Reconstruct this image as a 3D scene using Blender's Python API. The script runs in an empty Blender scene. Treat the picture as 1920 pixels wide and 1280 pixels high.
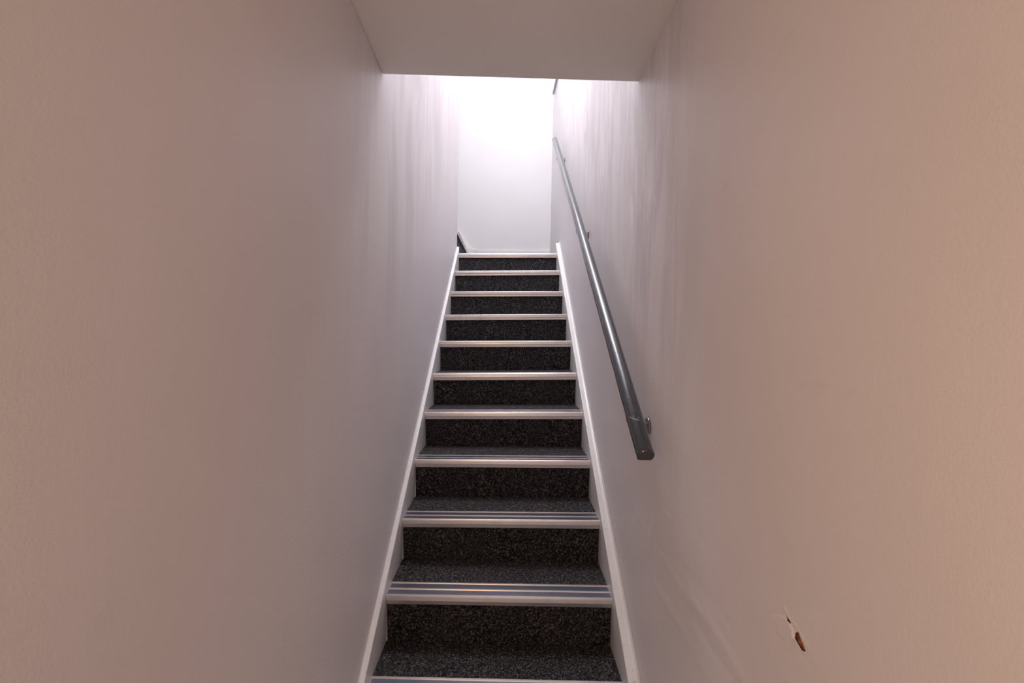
import bpy, bmesh, math, random
from mathutils import Matrix, Vector, noise

random.seed(4)
SC = bpy.context.scene
COL = SC.collection

# ------------------------------------------------------------------ camera
EYE = 1.525
right = Vector((0.99994594, -0.01010841, 0.00243736))
up = Vector((-0.002274, 0.01614149, 0.99986713))
fwd = Vector((0.01014641, 0.99981862, -0.01611763))
cam = bpy.data.cameras.new('camera')
cam.lens = 16.0
cam.sensor_width = 36.0
cam.sensor_fit = 'HORIZONTAL'
cam.clip_start = 0.02
cam_o = bpy.data.objects.new('camera', cam)
COL.objects.link(cam_o)
m = Matrix.Identity(4)
for i in range(3):
    m[i][0] = right[i]; m[i][1] = up[i]; m[i][2] = -fwd[i]
m[2][3] = EYE
cam_o.matrix_world = m
SC.camera = cam_o

# ------------------------------------------------------------------ light
w = bpy.data.worlds.new('world'); SC.world = w
w.use_nodes = True
bg = w.node_tree.nodes['Background']
bg.inputs[0].default_value = (1.0, 0.88, 0.86, 1)
bg.inputs[1].default_value = 0.55


def lamp_area(name, loc, rot, sx, sy, power, color):
    l = bpy.data.lights.new(name, 'AREA')
    l.shape = 'RECTANGLE'; l.size = sx; l.size_y = sy
    l.energy = power; l.color = color
    o = bpy.data.objects.new(name, l); COL.objects.link(o)
    o.location = loc; o.rotation_euler = rot
    return o


# daylight falling down the upper stairwell
lamp_area('stairwell_light', (0.0, 3.6, 5.70), (0, 0, 0), 0.80, 2.2, 44.0, (0.93, 0.94, 1.0))
sl = bpy.data.lights.new('flight_fill', 'POINT')  # unseen point light, added high over the flight to brighten walls and steps
sl.energy = 68.0; sl.color = (0.94, 0.94, 1.0); sl.shadow_soft_size = 0.22
slo = bpy.data.objects.new('flight_fill', sl); COL.objects.link(slo)
slo.location = (-0.05, 2.75, 4.45)
# warm lamp in the corridor, on the left just behind the viewer
pl = bpy.data.lights.new('corridor_lamp', 'POINT')
pl.energy = 13.0; pl.color = (1.0, 0.57, 0.27); pl.shadow_soft_size = 0.09
plo = bpy.data.objects.new('corridor_lamp', pl); COL.objects.link(plo)
plo.location = (-0.455, -0.26, 1.46)

SC.view_settings.view_transform = 'Standard'
SC.view_settings.look = 'None'
SC.view_settings.gamma = 1.0
SC.view_settings.use_curve_mapping = False
SC.view_settings.exposure = 0.08

# ------------------------------------------------------------------ helpers


def mesh_obj(name, bm, mat, parent=None, smooth=False):
    me = bpy.data.meshes.new(name)
    bm.normal_update()
    bm.to_mesh(me); bm.free()
    me.materials.append(mat)
    if smooth:
        for p in me.polygons:
            p.use_smooth = True
    o = bpy.data.objects.new(name, me)
    COL.objects.link(o)
    if parent is not None:
        o.parent = parent
    return o


def struct(name, bm, mat, **k):
    o = mesh_obj(name, bm, mat, **k)
    o['kind'] = 'structure'
    return o


def thing(name, label, cat, loc=(0, 0, 0)):
    o = bpy.data.objects.new(name, None)
    o.empty_display_size = 0.1
    COL.objects.link(o)
    o.location = loc
    o['label'] = label; o['category'] = cat
    return o


def hexa(bm, pts):
    """8 points: bottom ring of four, top ring of four (same order)."""
    v = [bm.verts.new(p) for p in pts]
    for f in ((3, 2, 1, 0), (4, 5, 6, 7), (0, 1, 5, 4), (1, 2, 6, 5), (2, 3, 7, 6), (3, 0, 4, 7)):
        bm.faces.new([v[i] for i in f])


def box(bm, x0, x1, y0, y1, z0, z1):
    hexa(bm, [(x0, y0, z0), (x1, y0, z0), (x1, y1, z0), (x0, y1, z0),
              (x0, y0, z1), (x1, y0, z1), (x1, y1, z1), (x0, y1, z1)])


def extrude(bm, ring_a, ring_b):
    a = [bm.verts.new(p) for p in ring_a]
    b = [bm.verts.new(p) for p in ring_b]
    n = len(a)
    for i in range(n):
        j = (i + 1) % n
        bm.faces.new((a[i], a[j], b[j], b[i]))
    bm.faces.new(list(reversed(a))); bm.faces.new(b)
    bmesh.ops.recalc_face_normals(bm, faces=bm.faces[:])


def tube(bm, pts, rad, seg=14, cap=True):
    rings = []
    prev = None
    for i, p in enumerate(pts):
        p = Vector(p)
        a = Vector(pts[max(i - 1, 0)]); b = Vector(pts[min(i + 1, len(pts) - 1)])
        t = (b - a).normalized()
        ref = prev if prev is not None else (Vector((0, 0, 1)) if abs(t.z) < .9 else Vector((0, 1, 0)))
        n = (ref - t * ref.dot(t)).normalized(); prev = n
        bn = t.cross(n)
        rings.append([bm.verts.new(p + (n * math.cos(2 * math.pi * k / seg) + bn * math.sin(2 * math.pi * k / seg)) * rad) for k in range(seg)])
    for r0, r1 in zip(rings, rings[1:]):
        for k in range(seg):
            bm.faces.new((r0[k], r0[(k + 1) % seg], r1[(k + 1) % seg], r1[k]))
    if cap:
        bm.faces.new(list(reversed(rings[0]))); bm.faces.new(rings[-1])
    bmesh.ops.recalc_face_normals(bm, faces=bm.faces[:])


# ------------------------------------------------------------------ materials
class MatB:
    def __init__(s, name):
        s.m = bpy.data.materials.new(name); s.m.use_nodes = True
        s.n = s.m.node_tree.nodes; s.l = s.m.node_tree.links
        s.b = s.n['Principled BSDF']

    def node(s, t, **k):
        n = s.n.new(t)
        for a, v in k.items():
            setattr(n, a, v)
        return n

    def val(s, sock, v):
        if hasattr(v, 'is_linked'):
            s.l.new(v, sock)
        else:
            sock.default_value = v

    def pos(s):
        return s.node('ShaderNodeNewGeometry').outputs['Position']

    def mapping(s, vec, scale=(1, 1, 1), loc=(0, 0, 0), rot=(0, 0, 0)):
        n = s.node('ShaderNodeMapping')
        n.inputs['Scale'].default_value = scale; n.inputs['Location'].default_value = loc
        n.inputs['Rotation'].default_value = rot
        s.l.new(vec, n.inputs['Vector'])
        return n.outputs[0]

    def noise(s, vec, scale, detail=3, rough=.5, dist=0):
        n = s.node('ShaderNodeTexNoise')
        s.l.new(vec, n.inputs['Vector'])
        n.inputs['Scale'].default_value = scale; n.inputs['Detail'].default_value = detail
        n.inputs['Roughness'].default_value = rough; n.inputs['Distortion'].default_value = dist
        return n.outputs['Fac']

    def ramp(s, fac, stops):
        n = s.node('ShaderNodeValToRGB')
        s.l.new(fac, n.inputs[0])
        e = n.color_ramp.elements
        while len(e) < len(stops):
            e.new(.5)
        for el, (p, c) in zip(e, stops):
            el.position = p
            el.color = c if len(c) == 4 else (*c, 1)
        return n.outputs[0]

    def range(s, v, a, b, c=0., d=1., smooth=True):
        n = s.node('ShaderNodeMapRange')
        n.interpolation_type = 'SMOOTHSTEP' if smooth else 'LINEAR'
        s.l.new(v, n.inputs['Value'])
        for i, q in zip(('From Min', 'From Max', 'To Min', 'To Max'), (a, b, c, d)):
            n.inputs[i].default_value = q
        return n.outputs[0]

    def math(s, op, a, b=0.):
        n = s.node('ShaderNodeMath', operation=op)
        s.val(n.inputs[0], a); s.val(n.inputs[1], b)
        return n.outputs[0]

    def mix(s, fac, a, b):
        n = s.node('ShaderNodeMix', data_type='RGBA')
        s.val(n.inputs[0], fac); s.val(n.inputs[6], a); s.val(n.inputs[7], b)
        return n.outputs[2]

    def bump(s, h, strength, dist=.001, prev=None):
        n = s.node('ShaderNodeBump')
        n.inputs['Strength'].default_value = strength; n.inputs['Distance'].default_value = dist
        s.l.new(h, n.inputs['Height'])
        if prev is not None:
            s.l.new(prev, n.inputs['Normal'])
        return n.outputs[0]

    def out(s, color=None, rough=None, metal=None, normal=None, spec=None):
        for k, v in (('Base Color', color), ('Roughness', rough), ('Metallic', metal), ('Normal', normal), ('Specular IOR Level', spec)):
            if v is not None:
                s.val(s.b.inputs[k], v if not isinstance(v, tuple) or len(v) == 4 else (*v, 1))
        return s.m


def paint(name, col, streak=None, rough=.5):
    """roller-painted plaster; `streak` = 'left'/'right' adds brush streaks, their patchy sheen put into the colour"""
    B = MatB(name)
    p = B.pos()
    sep = B.node('ShaderNodeSeparateXYZ'); B.l.new(p, sep.inputs[0])
    fine = B.noise(p, 230, 3, .6)
    mid = B.noise(p, 34, 2, .5)
    cloud = B.noise(p, 2.2, 2, .5)
    base = B.mix(B.range(cloud, .3, .7), (col[0] * .975, col[1] * .97, col[2] * .965, 1), (*col, 1))
    rgh = rough
    nrm = B.bump(fine, .38, .0018)
    nrm = B.bump(mid, .10, .003, nrm)
    if streak:
        if streak == 'left':
            v1 = B.mapping(p, (1, 2.6, .55)); v2 = B.mapping(p, (1, 11, 1.0), (3, 1, 4))
        else:
            v1 = B.mapping(p, (1, 3.0, .9), (0, 0, 0), (.25, 0, 0)); v2 = B.mapping(p, (1, 14, 2.0), (2, 5, 1), (.45, 0, 0))
        s1 = B.noise(v1, 1.6, 4, .6, .8); s2 = B.noise(v2, 1.3, 4, .6, .5)
        st = B.math('ADD', B.math('MULTIPLY', s1, .6), B.math('MULTIPLY', s2, .4))
        # brush streaks and their painted-in sheen lie along the wall above the flight
        h = B.math('SUBTRACT', sep.outputs[2], B.math('MULTIPLY', sep.outputs[1], .74))
        msk = B.math('MULTIPLY', B.range(sep.outputs[1], *((1.15, 1.75) if streak == 'left' else (.95, 1.45))), B.range(h, .05, .75))
        sm = B.math('MULTIPLY', B.range(st, .42, .58), msk)
        base = B.mix(B.math('MULTIPLY', sm, .75), base, (col[0] * .76, col[1] * .74, col[2] * .74, 1))
        hi = B.math('MULTIPLY', B.range(s2, .56, .70), msk)
        base = B.mix(B.math('MULTIPLY', hi, .8), base, (min(col[0] * 1.13, .93), min(col[1] * 1.14, .92), min(col[2] * 1.15, .92), 1))
        rgh = B.math('ADD', B.math('MULTIPLY', B.math('MULTIPLY', s1, msk), -.18), rough)
        # broad scuffs
        sc = B.noise(B.mapping(p, (1, 2.0, 5.0), (4, 2, 9), (.62, 0, 0)), 1.5, 4, .65, .6)
        base = B.mix(B.math('MULTIPLY', B.range(sc, .60, .78), .25), base, (col[0] * .78, col[1] * .75, col[2] * .73, 1))
        nrm = B.bump(s2, .12, .006, nrm)
    return B.out(base, rgh, normal=nrm, spec=.4)


WALL = (.82, .782, .792)
M_left = paint('paint_wall_left', WALL, 'left', .48)
M_right = paint('paint_wall_right', WALL, 'right', .48)
M_wall = paint('paint_wall', (.74, .73, .735), None, .55)
M_ceil = paint('paint_ceiling', (.88, .85, .835), None, .6)


def gloss_white():
    B = MatB('gloss_white_wood')
    p = B.pos()
    n1 = B.noise(B.mapping(p, (1, 1, 1)), 60, 4, .65)
    n2 = B.noise(p, 9, 3, .6)
    c = B.mix(B.range(n1, .62, .74), (.80, .785, .775, 1), (.50, .46, .43, 1))
    c = B.mix(B.math('MULTIPLY', B.range(n2, .45, .75), .25), c, (.62, .59, .57, 1))
    return B.out(c, .32, normal=B.bump(B.noise(p, 90, 3), .12, .002))


M_white = gloss_white()


def carpet():
    B = MatB('charcoal_carpet')
    p = B.pos()
    a = B.noise(p, 150, 2, .7)
    b = B.noise(p, 330, 2, .7)
    d = B.noise(p, 60, 3, .6)
    big = B.noise(p, 5, 2, .5)
    s = B.math('ADD', B.math('MULTIPLY', a, .6), B.math('MULTIPLY', b, .4))
    s = B.math('ADD', s, B.math('MULTIPLY', B.math('SUBTRACT', d, .5), .16))
    c = B.ramp(s, [(.40, (.004, .0039, .0047)), (.50, (.020, .019, .021)), (.56, (.084, .078, .081)), (.66, (.25, .235, .24))])
    c = B.mix(B.math('MULTIPLY', B.range(big, .4, .7), .2), c, (.05, .046, .046, 1))
    B.b.inputs['Sheen Weight'].default_value = 1.0
    B.b.inputs['Sheen Roughness'].default_value = .32
    B.l.new(B.mix(.35, c, (.30, .28, .28, 1)), B.b.inputs['Sheen Tint'])
    return B.out(c, .95, normal=B.bump(s, .8, .004), spec=.1)


M_carpet = carpet()


def alu(name, col, rough, dirt=.35):
    B = MatB(name)
    p = B.pos()
    br = B.noise(B.mapping(p, (3, 120, 160)), 1.0, 3, .6)
    dt = B.noise(p, 14, 4, .65)
    c = B.mix(B.math('MULTIPLY', B.range(dt, .5, .8), dirt), (*col, 1), (col[0] * .55, col[1] * .5, col[2] * .46, 1))
    r = B.math('ADD', B.math('MULTIPLY', br, .16), rough)
    return B.out(c, r, 1.0, B.bump(br, .05, .001))


M_alu = alu('brushed_aluminium', (.80, .77, .765), .24)
M_insert = alu('reflection_dark_alu', (.28, .295, .37), .24, .25)  # darkened metal, stands in for the dark risers mirrored in the channels
M_steel = alu('bracket_steel', (.33, .30, .29), .22, .5)


def rail_mat():
    B = MatB('slate_grey_gloss_paint')
    p = B.pos()
    n = B.noise(B.mapping(p, (40, 4, 4)), 3, 4, .6)
    c = B.mix(B.range(n, .35, .75), (.022, .027, .034, 1), (.034, .040, .048, 1))
    B.b.inputs['Coat Weight'].default_value = .6
    B.b.inputs['Coat Roughness'].default_value = .12
    return B.out(c, B.math('ADD', B.math('MULTIPLY', n, .12), .16), normal=B.bump(B.noise(p, 45, 3), .05, .002), spec=.5)


M_rail = rail_mat()


def simple(name, col, rough=.6, scale=60, amt=.25, metal=0.):
    B = MatB(name)
    p = B.pos()
    n = B.noise(p, scale, 4, .65)
    c = B.mix(B.range(n, .3, .7), tuple(x * (1 - amt) for x in col) + (1,), (*col, 1))
    return B.out(c, rough, metal, B.bump(n, .3, .003))


M_core = simple('exposed_brown_fibreboard', (.46, .16, .065), .9, 150, .6)
M_scuff = simple('scuffed_bare_paint', (.45, .45, .45), .6, 300, .4)
M_conduit = simple('grey_plastic', (.36, .36, .42), .45, 30, .1)
M_floor = simple('grey_floor', (.62, .59, .56), .8, 30, .3)

# ------------------------------------------------------------------ fitted dimensions
FIT_SHEAR = 0.0186                     # sideways shear of walls and stairs with height, fitted to image coordinates
WL, WR = -0.4511, 0.4448          # wall faces at eye height
SL, SR = -0.4315, 0.4083          # inner faces of the two stair strings
GO, RISE = 0.25, 0.18503
Y0, Z0 = 1.6682, 0.5539           # nosing of the step that is third from the camera
SKEW = 0.0248                     # treads turned slightly off square to the walls, fitted to image coordinates
YF = 4.9665                       # far wall
YEND = 3.942                      # end of the left wall
TOP = 5.8


def lx(x, z):
    return x + FIT_SHEAR * (z - EYE)


# ------------------------------------------------------------------ setting
bm = bmesh.new(); box(bm, -1.2, 1.2, -1.6, 1.15, -.12, -.001)
struct('floor', bm, M_floor)

# left wall: slab slanted by the fitted shear, with its end face at YEND
bm = bmesh.new()
hexa(bm, [(lx(WL, 0) - .112, -0.12, 0), (lx(WL, 0), -0.12, 0), (lx(WL, 0), YEND, 0), (lx(WL, 0) - .112, YEND, 0),
          (lx(WL, TOP) - .112, -0.12, TOP), (lx(WL, TOP), -0.12, TOP), (lx(WL, TOP), YEND, TOP), (lx(WL, TOP) - .112, YEND, TOP)])
struct('wall_left', bm, M_left)


# right wall: fine mesh where the plaster is dented, creased and broken
def seg_dist(y, z, a, b):
    ay, az = a; by, bz = b
    dy, dz = by - ay, bz - az
    t = max(0, min(1, ((y - ay) * dy + (z - az) * dz) / (dy * dy + dz * dz + 1e-12)))
    qy, qz = ay + t * dy - y, az + t * dz - z
    side = (y - ay) * dz - (z - az) * dy
    return math.hypot(qy, qz), (1 if side > 0 else -1)


def path_dist(y, z, pts):
    return min((seg_dist(y, z, a, b) for a, b in zip(pts, pts[1:])), key=lambda q: q[0])


def inside(y, z, poly):
    c = False
    n = len(poly)
    for i in range(n):
        a, b = poly[i], poly[(i + 1) % n]
        if (a[1] > z) != (b[1] > z) and y < (b[0] - a[0]) * (z - a[1]) / (b[1] - a[1]) + a[0]:
            c = not c
    return c


HOLE = [(.6762, 1.0748), (.6700, 1.0806), (.6657, 1.0774), (.6593, 1.0711), (.6518, 1.0640), (.6555, 1.0607), (.6600, 1.0600), (.6687, 1.0630), (.6764, 1.0668)]
CRACK = [(.7000, 1.0862), (.6944, 1.0853), (.6872, 1.0832), (.6895, 1.0806), (.6950, 1.0828)]
FLAP = [(.738, 1.0640), (.7323, 1.0587), (.7243, 1.0563), (.7222, 1.0460), (.7107, 1.0425), (.6990, 1.0460), (.6780, 1.0640), (.6800, 1.0770), (.6960, 1.0850), (.715, 1.079)]
RIDGES = [  # path, width, height
    ([(.705, 1.095), (.690, 1.0885), (.672, 1.0855), (.660, 1.0795), (.6476, 1.0735)], .0024, .0015),
    ([(.6560, 1.0585), (.6700, 1.0600), (.6800, 1.0650)], .0035, .0016),
    ([(1.2627, .907), (1.1418, .8978), (1.05, .902), (.9855, .9067), (.8875, .904), (.8138, .8935)], .012, .0022),
    ([(1.0717, .872), (.9563, .8617), (.8433, .8686), (.76, .86)], .010, -.0020),
    ([(1.2996, .7958), (1.15, .80), (1.0353, .7946), (.93, .79)], .013, .0018),
    ([(1.16, .95), (1.02, .955), (.93, .965), (.86, .962)], .011, -.0013),
    ([(.661, 1.056), (.64, 1.050), (.613, 1.047), (.58, 1.03)], .007, -.0017),
    ([(.8404, 1.059), (.849, 1.046), (.8489, 1.0359)], .0035, -.0018),
    ([(.8404, 1.062), (.842, 1.050), (.843, 1.036)], .0035, .0012),
    ([(.8127, 1.005), (.79, 1.001), (.77, 1.012), (.7703, 1.0274)], .006, .0014),
    ([(1.4793, .905), (1.45, .896), (1.4377, .8935)], .008, -.0028),
    ([(1.50, .93), (1.46, .915), (1.43, .91)], .007, .0018),
    ([(1.33, .975), (1.35, .94), (1.36, .91)], .012, .0015),
    ([(1.020, 1.078), (1.0154, 1.0678), (1.008, 1.064)], .006, -.0022),
    ([(1.2463, 1.036), (1.20, 1.034)], .005, .0007),
    ([(.4437, 1.4085), (.4437, 1.4045)], .002, -.0010),
    ([(.5836, 1.171), (.5836, 1.169)], .002, -.0008),
]
def lines(parts):
    out = []
    for a, b, s in parts:
        n = max(1, round((b - a) / s))
        out += [a + (b - a) * i / n for i in range(n)]
    out.append(parts[-1][1])
    return out


ys = lines([(-1.6, 0.3, .2), (.3, .635, .012), (.635, .745, .0013), (.745, 1.55, .009), (1.55, 5.1, .15)])
zs = lines([(0, .74, .12), (.74, 1.035, .008), (1.035, 1.10, .0013), (1.10, 1.2, .01), (1.2, 1.39, .03), (1.39, 1.42, .002), (1.42, TOP, .2)])


def relief(y, z):
    if not (.3 < y < 1.6 and .72 < z < 1.45):
        return 0.
    h = 0.
    fade = min(1, (y - .3) / .05, (1.6 - y) / .05)
    for pts, wd, ht in RIDGES:
        if min(abs(y - q[0]) for q in pts) > .3:
            continue
        d, _ = path_dist(y, z, pts)
        if d < wd * 3:
            h += ht * (.75 if wd > .0059 and abs(ht) > .001 else 1) * math.exp(-(d / wd) ** 2) * (.75 + .6 * noise.noise(Vector((y * 11, z * 14, wd * 900))))
    # loosened flap of skim coat standing proud round the hole
    if .66 < y < .76 and 1.03 < z < 1.10:
        d, _ = path_dist(y, z, FLAP + FLAP[:1])
        k = min(1, d / .003)
        if inside(y, z, FLAP):
            h += .0019 * (k * k * (3 - 2 * k)) + .0003
    if z < 1.15:
        h += .0009 * noise.noise(Vector((y * 9, z * 16, 2.3))) * min(1, (1.15 - z) / .1)
    return h * fade


bm = bmesh.new()
grid = []
for y in ys:
    row = []
    for z in zs:
        row.append(bm.verts.new((lx(WR, z) - relief(y, z), y, z)))
    grid.append(row)
for i in range(len(ys) - 1):
    for j in range(len(zs) - 1):
        cy, cz = (ys[i] + ys[i + 1]) / 2, (zs[j] + zs[j + 1]) / 2
        if .63 < cy < .75 and 1.03 < cz < 1.11 and (inside(cy, cz, HOLE) or inside(cy, cz, CRACK)):
            continue
        bm.faces.new((grid[i][j], grid[i][j + 1], grid[i + 1][j + 1], grid[i + 1][j]))
# back of the wall so that it has thickness
bt = [bm.verts.new((lx(WR, z) + .12, y, z)) for y, z in ((-1.6, 0), (5.1, 0), (5.1, TOP), (-1.6, TOP))]
bm.faces.new(bt)
bmesh.ops.remove_doubles(bm, verts=[], dist=0)
for v in [v for v in bm.verts if not v.link_faces]:
    bm.verts.remove(v)
wall_right = struct('wall_right', bm, M_right, smooth=True)
# brown board showing in the broken plaster
bm = bmesh.new()
N1, N2 = 30, 26
gr = []
for i in range(N1 + 1):
    r_ = []
    for j in range(N2 + 1):
        y = .640 + .068 * i / N1; z = 1.050 + .044 * j / N2
        r_.append(bm.verts.new((lx(WR, z) + .0035 + .003 * noise.noise(Vector((y * 160, z * 120, 1))), y, z)))
    gr.append(r_)
for i in range(N1):
    for j in range(N2):
        bm.faces.new((gr[i][j], gr[i][j + 1], gr[i + 1][j + 1], gr[i + 1][j]))
o = mesh_obj('exposed_board', bm, M_core, wall_right, True)
o['label'] = 'torn hole baring rust brown board under the white skim'

# far wall, upper stairwell
bm = bmesh.new(); box(bm, -2.4, .75, YF, YF + .12, 0, TOP)
struct('wall_back', bm, M_wall)
bm = bmesh.new(); box(bm, -2.4, lx(WL, 2) - .125, YEND - .112, YEND, 0, TOP)
struct('wall_stairwell', bm, M_wall)
bm = bmesh.new(); box(bm, -2.52, -2.405, YEND - .112, YF, 0, TOP)
struct('wall_end', bm, M_wall)

# low ceiling over the lower flight, falling slightly to its far edge, and the wall above it
HS, TS = EYE + .8994, -.0626  # ceiling height and slope, fitted to its outline in image coordinates


def soff(y):
    return HS + TS * (y - 1.6)


xl0, xr0 = lx(WL, 2.45) + .0005, lx(WR, 2.45) - .0005
ya, yb = 1.598, 1.620
bm = bmesh.new()
hexa(bm, [(xl0, -1.6, soff(-1.6)), (xr0, -1.6, soff(-1.6)), (xr0, yb, soff(yb) - .004), (xl0, ya, soff(ya) + .002),
          (xl0 + .004, -1.6, 2.83), (xr0 + .004, -1.6, 2.83), (xr0 + .004, yb, 2.83), (xl0 + .004, ya, 2.83)])
struct('ceiling', bm, M_ceil)
bm = bmesh.new()
hexa(bm, [(lx(WL, 2.83) + .002, ya - .12, 2.83), (lx(WR, 2.83) - .002, ya - .12, 2.83), (lx(WR, 2.83) - .002, yb, 2.83), (lx(WL, 2.83) + .002, ya, 2.83),
          (lx(WL, TOP) + .002, ya - .12, TOP), (lx(WR, TOP) - .002, ya - .12, TOP), (lx(WR, TOP) - .002, yb, TOP), (lx(WL, TOP) + .002, ya, TOP)])
struct('wall_front', bm, M_wall)
bm = bmesh.new(); box(bm, -2.52, .75, ya - .12, YF + .12, TOP + .001, TOP + .12)
struct('ceiling_upper', bm, M_wall)

# skirting on the far wall, sweeping up into the next flight
curve = [(-.27, 2.431), (-.335, 2.433), (-.375, 2.441), (-.408, 2.458), (-.438, 2.486), (-.462, 2.516), (-.482, 2.556), (-.503, 2.597), (-.52, 2.625)]
topline = [(lx(WR, 2.4) - .001, 2.430)] + curve + [(-2.395, 2.625 + .74 * 1.875)]
botline = [(lx(WR, 2.2) - .001, 2.2185), (-.44, 2.2185), (-.47, 2.2185), (-2.395, 2.2185 + .74 * 1.90)]
ring = topline + list(reversed(botline))
bm = bmesh.new()
extrude(bm, [(x, YF - .0005, z) for x, z in ring], [(x, YF - .022, z) for x, z in ring])
struct('baseboard_back', bm, M_white)

# ------------------------------------------------------------------ staircase
stair = thing('staircase', 'steep straight staircase in charcoal carpet with ridged aluminium nosings between white painted strings', 'staircase', (0, Y0 - 2 * GO, 0))
stair_inv = Vector(stair.location)

ZT = {0: (.5572, .5519), 1: (.7388, .7383), 2: (.9232, .9222), 3: (1.1073, 1.1115), 4: (1.2893, 1.2971), 5: (1.4784, 1.4824),
      6: (1.6586, 1.6657), 7: (1.8453, 1.8482), 8: (2.0339, 2.0385), 9: (2.2196, 2.2195)}
XE = {0: (-.4516, .3887)}


def nz(k):
    if k in ZT:
        return ZT[k]
    z = Z0 + k * RISE
    return (z + .004, z - .004)


def part(name, bm, mat, parent=None, smooth=False):
    """a part of the staircase, geometry given in world coordinates"""
    bmesh.ops.translate(bm, vec=-stair_inv, verts=bm.verts[:])
    o = mesh_obj(name, bm, mat, stair, smooth)
    return o


def ny(k, x):
    return Y0 + GO * k - SKEW * (x - .0)


# nosing section (y back from the front edge, z below the top)
SEC = [(.0025, 0), (.006, 0), (.0075, -.0028), (.0405, -.0028), (.042, 0), (.048, 0), (.0495, -.0028), (.0825, -.0028), (.084, 0), (.0905, 0), (.0905, -.006),
       (.017, -.006), (.017, -.0375), (.0055, -.0375), (.0032, -.0230), (-.0008, -.0205), (-.0004, -.008), (.0004, -.0035), (.0012, -.001)]
OVER = .0188
KMIN, KMAX = -2, 9
for k in range(KMIN, KMAX + 1):
    zl, zr = nz(k)
    zc = (zl + zr) / 2
    xa, xb = lx(SL, zc) + .0006, lx(SR, zc) - .0006

    def zt(x):
        return zl + (zr - zl) * (x - xa) / (xb - xa)
    # nosing
    bm = bmesh.new()
    extrude(bm, [(xa, ny(k, xa) + y, zl + z) for y, z in SEC], [(xb, ny(k, xb) + y, zr + z) for y, z in SEC])
    nos = part('nosing', bm, M_alu)
    # strips added in both channels, reflection of dark risers put into their colour
    for c0, c1 in ((.0085, .0395), (.0505, .0815)):
        bm = bmesh.new()
        za, zb = zl - .0030, zr - .0030
        hexa(bm, [(xa + .002, ny(k, xa) + c0, za), (xb - .002, ny(k, xb) + c0, zb), (xb - .002, ny(k, xb) + c1, zb), (xa + .002, ny(k, xa) + c1, za),
                  (xa + .002, ny(k, xa) + c0, za + .0008), (xb - .002, ny(k, xb) + c0, zb + .0008), (xb - .002, ny(k, xb) + c1, zb + .0008), (xa + .002, ny(k, xa) + c1, za + .0008)])
        bmesh.ops.translate(bm, vec=-stair_inv, verts=bm.verts[:])
        mesh_obj('channel_reflection', bm, M_insert, nos)
    # riser below this nosing
    pl_, pr_ = nz(k - 1)
    if k == KMIN:
        pl_ = pr_ = 0.0
    bm = bmesh.new()
    y0a, y0b = ny(k, xa) + OVER, ny(k, xb) + OVER
    hexa(bm, [(xa, y0a, pl_ - .02 * (k > KMIN)), (xb, y0b, pr_ - .02 * (k > KMIN)), (xb, y0b + .02, pr_ - .02 * (k > KMIN)), (xa, y0a + .02, pl_ - .02 * (k > KMIN)),
              (xa, y0a, zl - .007), (xb, y0b, zr - .007), (xb, y0b + .02, zr - .007), (xa, y0a + .02, zl - .007)])
    part('riser', bm, M_carpet)
    # tread
    ya_, yb_ = ny(k, xa) + .091, ny(k, xb) + .091
    ye_, yf_ = ny(k + 1, xa) + OVER - .0005, ny(k + 1, xb) + OVER - .0005
    if k == KMAX:
        ye_ = yf_ = YF - .023
    bm = bmesh.new()
    hexa(bm, [(xa, ya_, zl - .024), (xb, yb_, zr - .024), (xb, yf_, zr - .024), (xa, ye_, zl - .024),
              (xa, ya_, zl - .0008), (xb, yb_, zr - .0008), (xb, yf_, zr - .0008), (xa, ye_, zl - .0008)])
    part('tread' if k < KMAX else 'landing', bm, M_carpet)

# strings: sloped boards with a run of filler rounding them into the wall
SLOPE = RISE / GO


def string_board(side):
    if side == 'left':
        xi, xw, fil = SL, WL, .004
        y1 = YEND - .001
    else:
        xi, xw, fil = SR, WR, .013
        y1 = 4.055
    s = 1 if side == 'left' else -1

    def zt(y):
        return Z0 + (y - Y0) * SLOPE + .0397
    sta = []
    ylist = [1.0, 1.15, 1.5, 2.0, 2.5, 3.0, 3.5, y1 - .02, y1]
    if side == 'right':
        ylist = [1.0, 1.15, 1.5, 2.0, 2.5, 3.0, 3.5, 4.0, 4.012, y1 + .02]
    bm = bmesh.new()
    rings = []
    for y in ylist:
        z = zt(y)
        if side == 'right' and y > 4.005:
            z = zt(4.01)
        zb = max(z - .40, 0.0)
        wj = lambda q: .0012 * noise.noise(Vector((y * 7, q, 3 if s > 0 else 8)))
        X = lambda x, zz: lx(x, zz)
        wall = X(xw, z) + s * .0006
        inn = X(xi, z)
        r = [(X(xi, zb), y, zb), (X(xi, z - .05), y, z - .05), (inn - s * 0, y, z - .004), (inn - s * .0015, y, z - .001), (inn - s * .004, y, z),
             (wall + s * (fil + .001 + wj(1)), y, z + .0005), (wall + s * fil * .4, y, z + .0035 + wj(5)), (wall, y, z + .010 * (2 if side == 'right' else .6)),
             (X(xw, zb) + s * .0006, y, zb)]
        rings.append([bm.verts.new(p) for p in r])
    for a, b in zip(rings, rings[1:]):
        n = len(a)
        for i in range(n):
            j = (i + 1) % n
            bm.faces.new((a[i], a[j], b[j], b[i]))
    bm.faces.new(rings[0]); bm.faces.new(list(reversed(rings[-1])))
    bmesh.ops.recalc_face_normals(bm, faces=bm.faces[:])
    return bm


part('string', string_board('left'), M_white)
part('string', string_board('right'), M_white)

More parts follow.
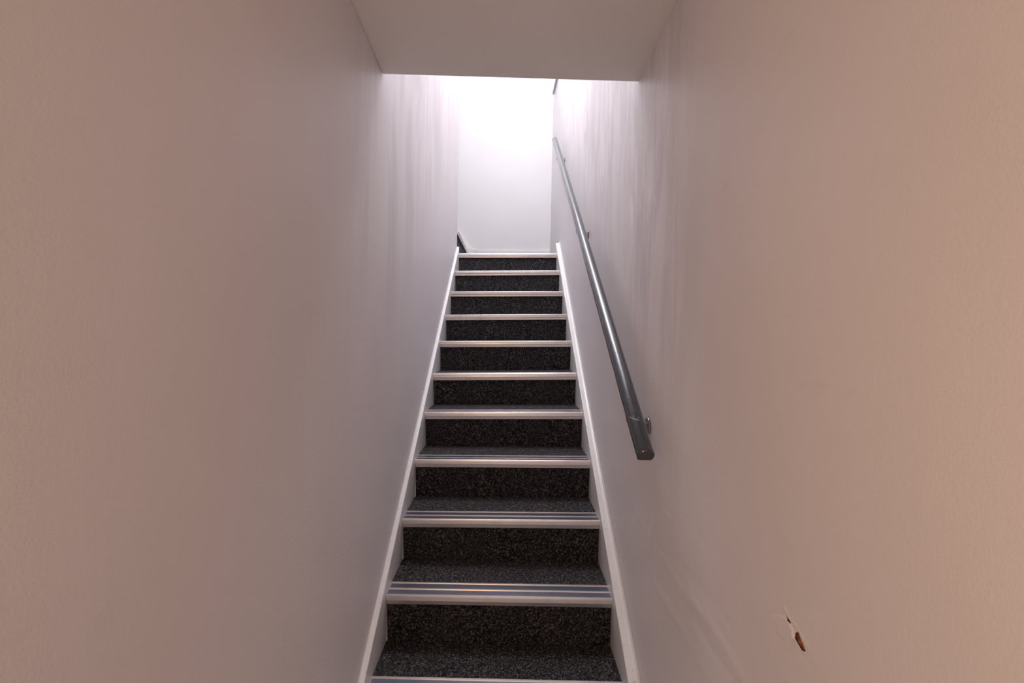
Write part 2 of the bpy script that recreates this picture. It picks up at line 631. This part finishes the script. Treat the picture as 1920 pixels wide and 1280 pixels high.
# next flight, turning left off the landing: only the edge of its first step shows
XS = lx(WL, 2.3) - .003
for k in range(5):
    zt_ = 2.2195 + .203 + k * RISE
    xr_ = XS - k * GO
    yq0, yq1 = YEND + .001, YF - .023
    bm = bmesh.new()
    extrude(bm, [(xr_ + .015 - y, yq0, zt_ + z) for y, z in SEC], [(xr_ + .015 - y, yq1, zt_ + z) for y, z in SEC])
    part('nosing', bm, M_alu)
    bm = bmesh.new(); box(bm, xr_ - .02, xr_ - .003, yq0, yq1, zt_ - (.203 if k == 0 else RISE) - .005 * (k > 0), zt_ - .007)
    part('riser', bm, M_carpet)
    bm = bmesh.new(); box(bm, xr_ - GO - .004, xr_ + .015 - .091, yq0, yq1, zt_ - .03, zt_ - .001)
    part('tread', bm, M_carpet)

# ------------------------------------------------------------------ handrail
RX = .378
A = Vector((lx(RX, 1.1975), 1.2111, 1.1975)); Bv = Vector((lx(RX, 3.2253), 4.0056, 3.2253))
hr = thing('handrail', 'slate grey wooden handrail on steel brackets along the right wall', 'handrail', A)
dirv = (Bv - A).normalized()
sidev = Vector((1, 0, 0)); sidev = (sidev - dirv * sidev.dot(dirv)).normalized()
upv = sidev.cross(dirv)
prof = []
R = .0240
for i in range(25):                       # mopstick section: round over a flat underside
    a = math.radians(-42 + 264 * i / 24)
    prof.append((R * math.cos(a), R * math.sin(a)))
bm = bmesh.new()
L = (Bv - A).length
ends = [(0, .92), (.0025, 1), (L - .0025, 1), (L, .92)]
rings = []
for t, s in ends:
    rings.append([bm.verts.new(dirv * t + sidev * (x * s) + upv * (y * s)) for x, y in prof])
for a, b in zip(rings, rings[1:]):
    n = len(a)
    for i in range(n):
        j = (i + 1) % n
        bm.faces.new((a[i], a[j], b[j], b[i]))
bm.faces.new(rings[0]); bm.faces.new(list(reversed(rings[-1])))
bmesh.ops.recalc_face_normals(bm, faces=bm.faces[:])
rail = mesh_obj('rail', bm, M_rail, hr)
for p in rail.data.polygons:
    p.use_smooth = len(p.vertices) == 4
    e = [rail.data.vertices[v].co for v in p.vertices]
rail.data.set_sharp_from_angle(angle=math.radians(35))


# pale scuffs in the paint near the lower end
def scuff(pts, wd):
    """thin raised flakes following the rail's surface: pts = (distance along, angle in degrees)"""
    bm = bmesh.new()
    prev = None
    for i, (t, ang) in enumerate(pts):
        k = wd * (0.25 if i in (0, len(pts) - 1) else .7 + .6 * random.random())
        row = []
        for s in (-1, 1):
            a = math.radians(ang)
            rr = R + .0004
            row.append(bm.verts.new(dirv * (t + s * k) + sidev * (rr * math.cos(a)) + upv * (rr * math.sin(a))))
        if prev:
            bm.faces.new((prev[0], prev[1], row[1], row[0]))
        prev = row
    o = mesh_obj('scuff', bm, M_scuff, rail)
    return o


o = scuff([(.135, 150), (.128, 138), (.122, 126), (.116, 114), (.112, 102), (.111, 92), (.112, 80)], .0022)
o['label'] = 'pale scuff worn through the grey paint'
scuff([(.130, 124), (.127, 116), (.126, 108)], .0011)
scuff([(.120, 96), (.119, 86), (.120, 76)], .0009)
scuff([(.205, 118), (.204, 112), (.205, 106)], .0014)


def bracket(y, z):
    xw = lx(WR, z)
    zr = A.z + (y - A.y) * (Bv.z - A.z) / (Bv.y - A.y)
    xr = lx(RX, zr)
    c = Vector((xw, y, z))
    arm = bmesh.new()
    pts = [(xw - .002, y, z)]
    xm = xr
    for i in range(9):
        a = math.pi / 2 * i / 8
        pts.append((xm + .024 - .024 * math.sin(a), y, z + .024 - .024 * math.cos(a)))
    pts.append((xm, y, zr - .026))
    tube(arm, [Vector(p) - A for p in pts], .0062, 12)
    ao = mesh_obj('bracket', arm, M_steel, hr, True)
    # round wall plate with a stepped rim
    bm = bmesh.new()
    rows = [(.0, .026), (-.003, .0265), (-.0055, .025), (-.0065, .021), (-.0065, .013), (-.011, .0105), (-.012, .007)]
    seg = 28
    rg = []
    for dx, r_ in rows:
        rg.append([bm.verts.new(Vector((xw - .0006 + dx, y + r_ * math.cos(2 * math.pi * k / seg), z + r_ * math.sin(2 * math.pi * k / seg))) - A) for k in range(seg)])
    for a, b in zip(rg, rg[1:]):
        for k in range(seg):
            bm.faces.new((a[k], a[(k + 1) % seg], b[(k + 1) % seg], b[k]))
    bm.faces.new(list(reversed(rg[0]))); bm.faces.new(rg[-1])
    bmesh.ops.recalc_face_normals(bm, faces=bm.faces[:])
    mesh_obj('wall_plate', bm, M_steel, ao, True)
    # screws
    for k in range(3):
        a = math.pi / 2 + k * 2 * math.pi / 3
        bm = bmesh.new()
        cc = Vector((xw - .0075, y + .017 * math.cos(a), z + .017 * math.sin(a))) - A
        tube(bm, [cc + Vector((.002, 0, 0)), cc + Vector((-.0006, 0, 0)), cc + Vector((-.0014, 0, 0))], .003, 8)
        mesh_obj('screw', bm, M_steel, ao)
    # saddle under the rail
    bm = bmesh.new()
    base = Vector((xr, y, zr)) - A - upv * (R * .67 + .0035)
    q = []
    for hh in (-.002, .0025):
        for s1, s2 in ((-1, -1), (1, -1), (1, 1), (-1, 1)):
            q.append(base + sidev * (.007 * s1) + dirv * (.024 * s2) + upv * hh)
    hexa(bm, q)
    mesh_obj('saddle', bm, M_steel, ao)


for y, z in ((1.4063, 1.2412), (2.574, 2.085), (3.7824, 2.956)):
    bracket(y, z)

# ------------------------------------------------------------------ conduit high on the right wall
bm = bmesh.new()
pts = [(lx(WR, z) - .0125, y, z) for y, z in ((4.86, 4.072), (4.52, 4.040), (3.6, 3.955))]
tube(bm, pts, .010, 12)
co = mesh_obj('conduit', bm, M_conduit, smooth=True)
co['label'] = 'thin grey conduit high on the right wall, its end beside the far corner'
co['category'] = 'conduit'
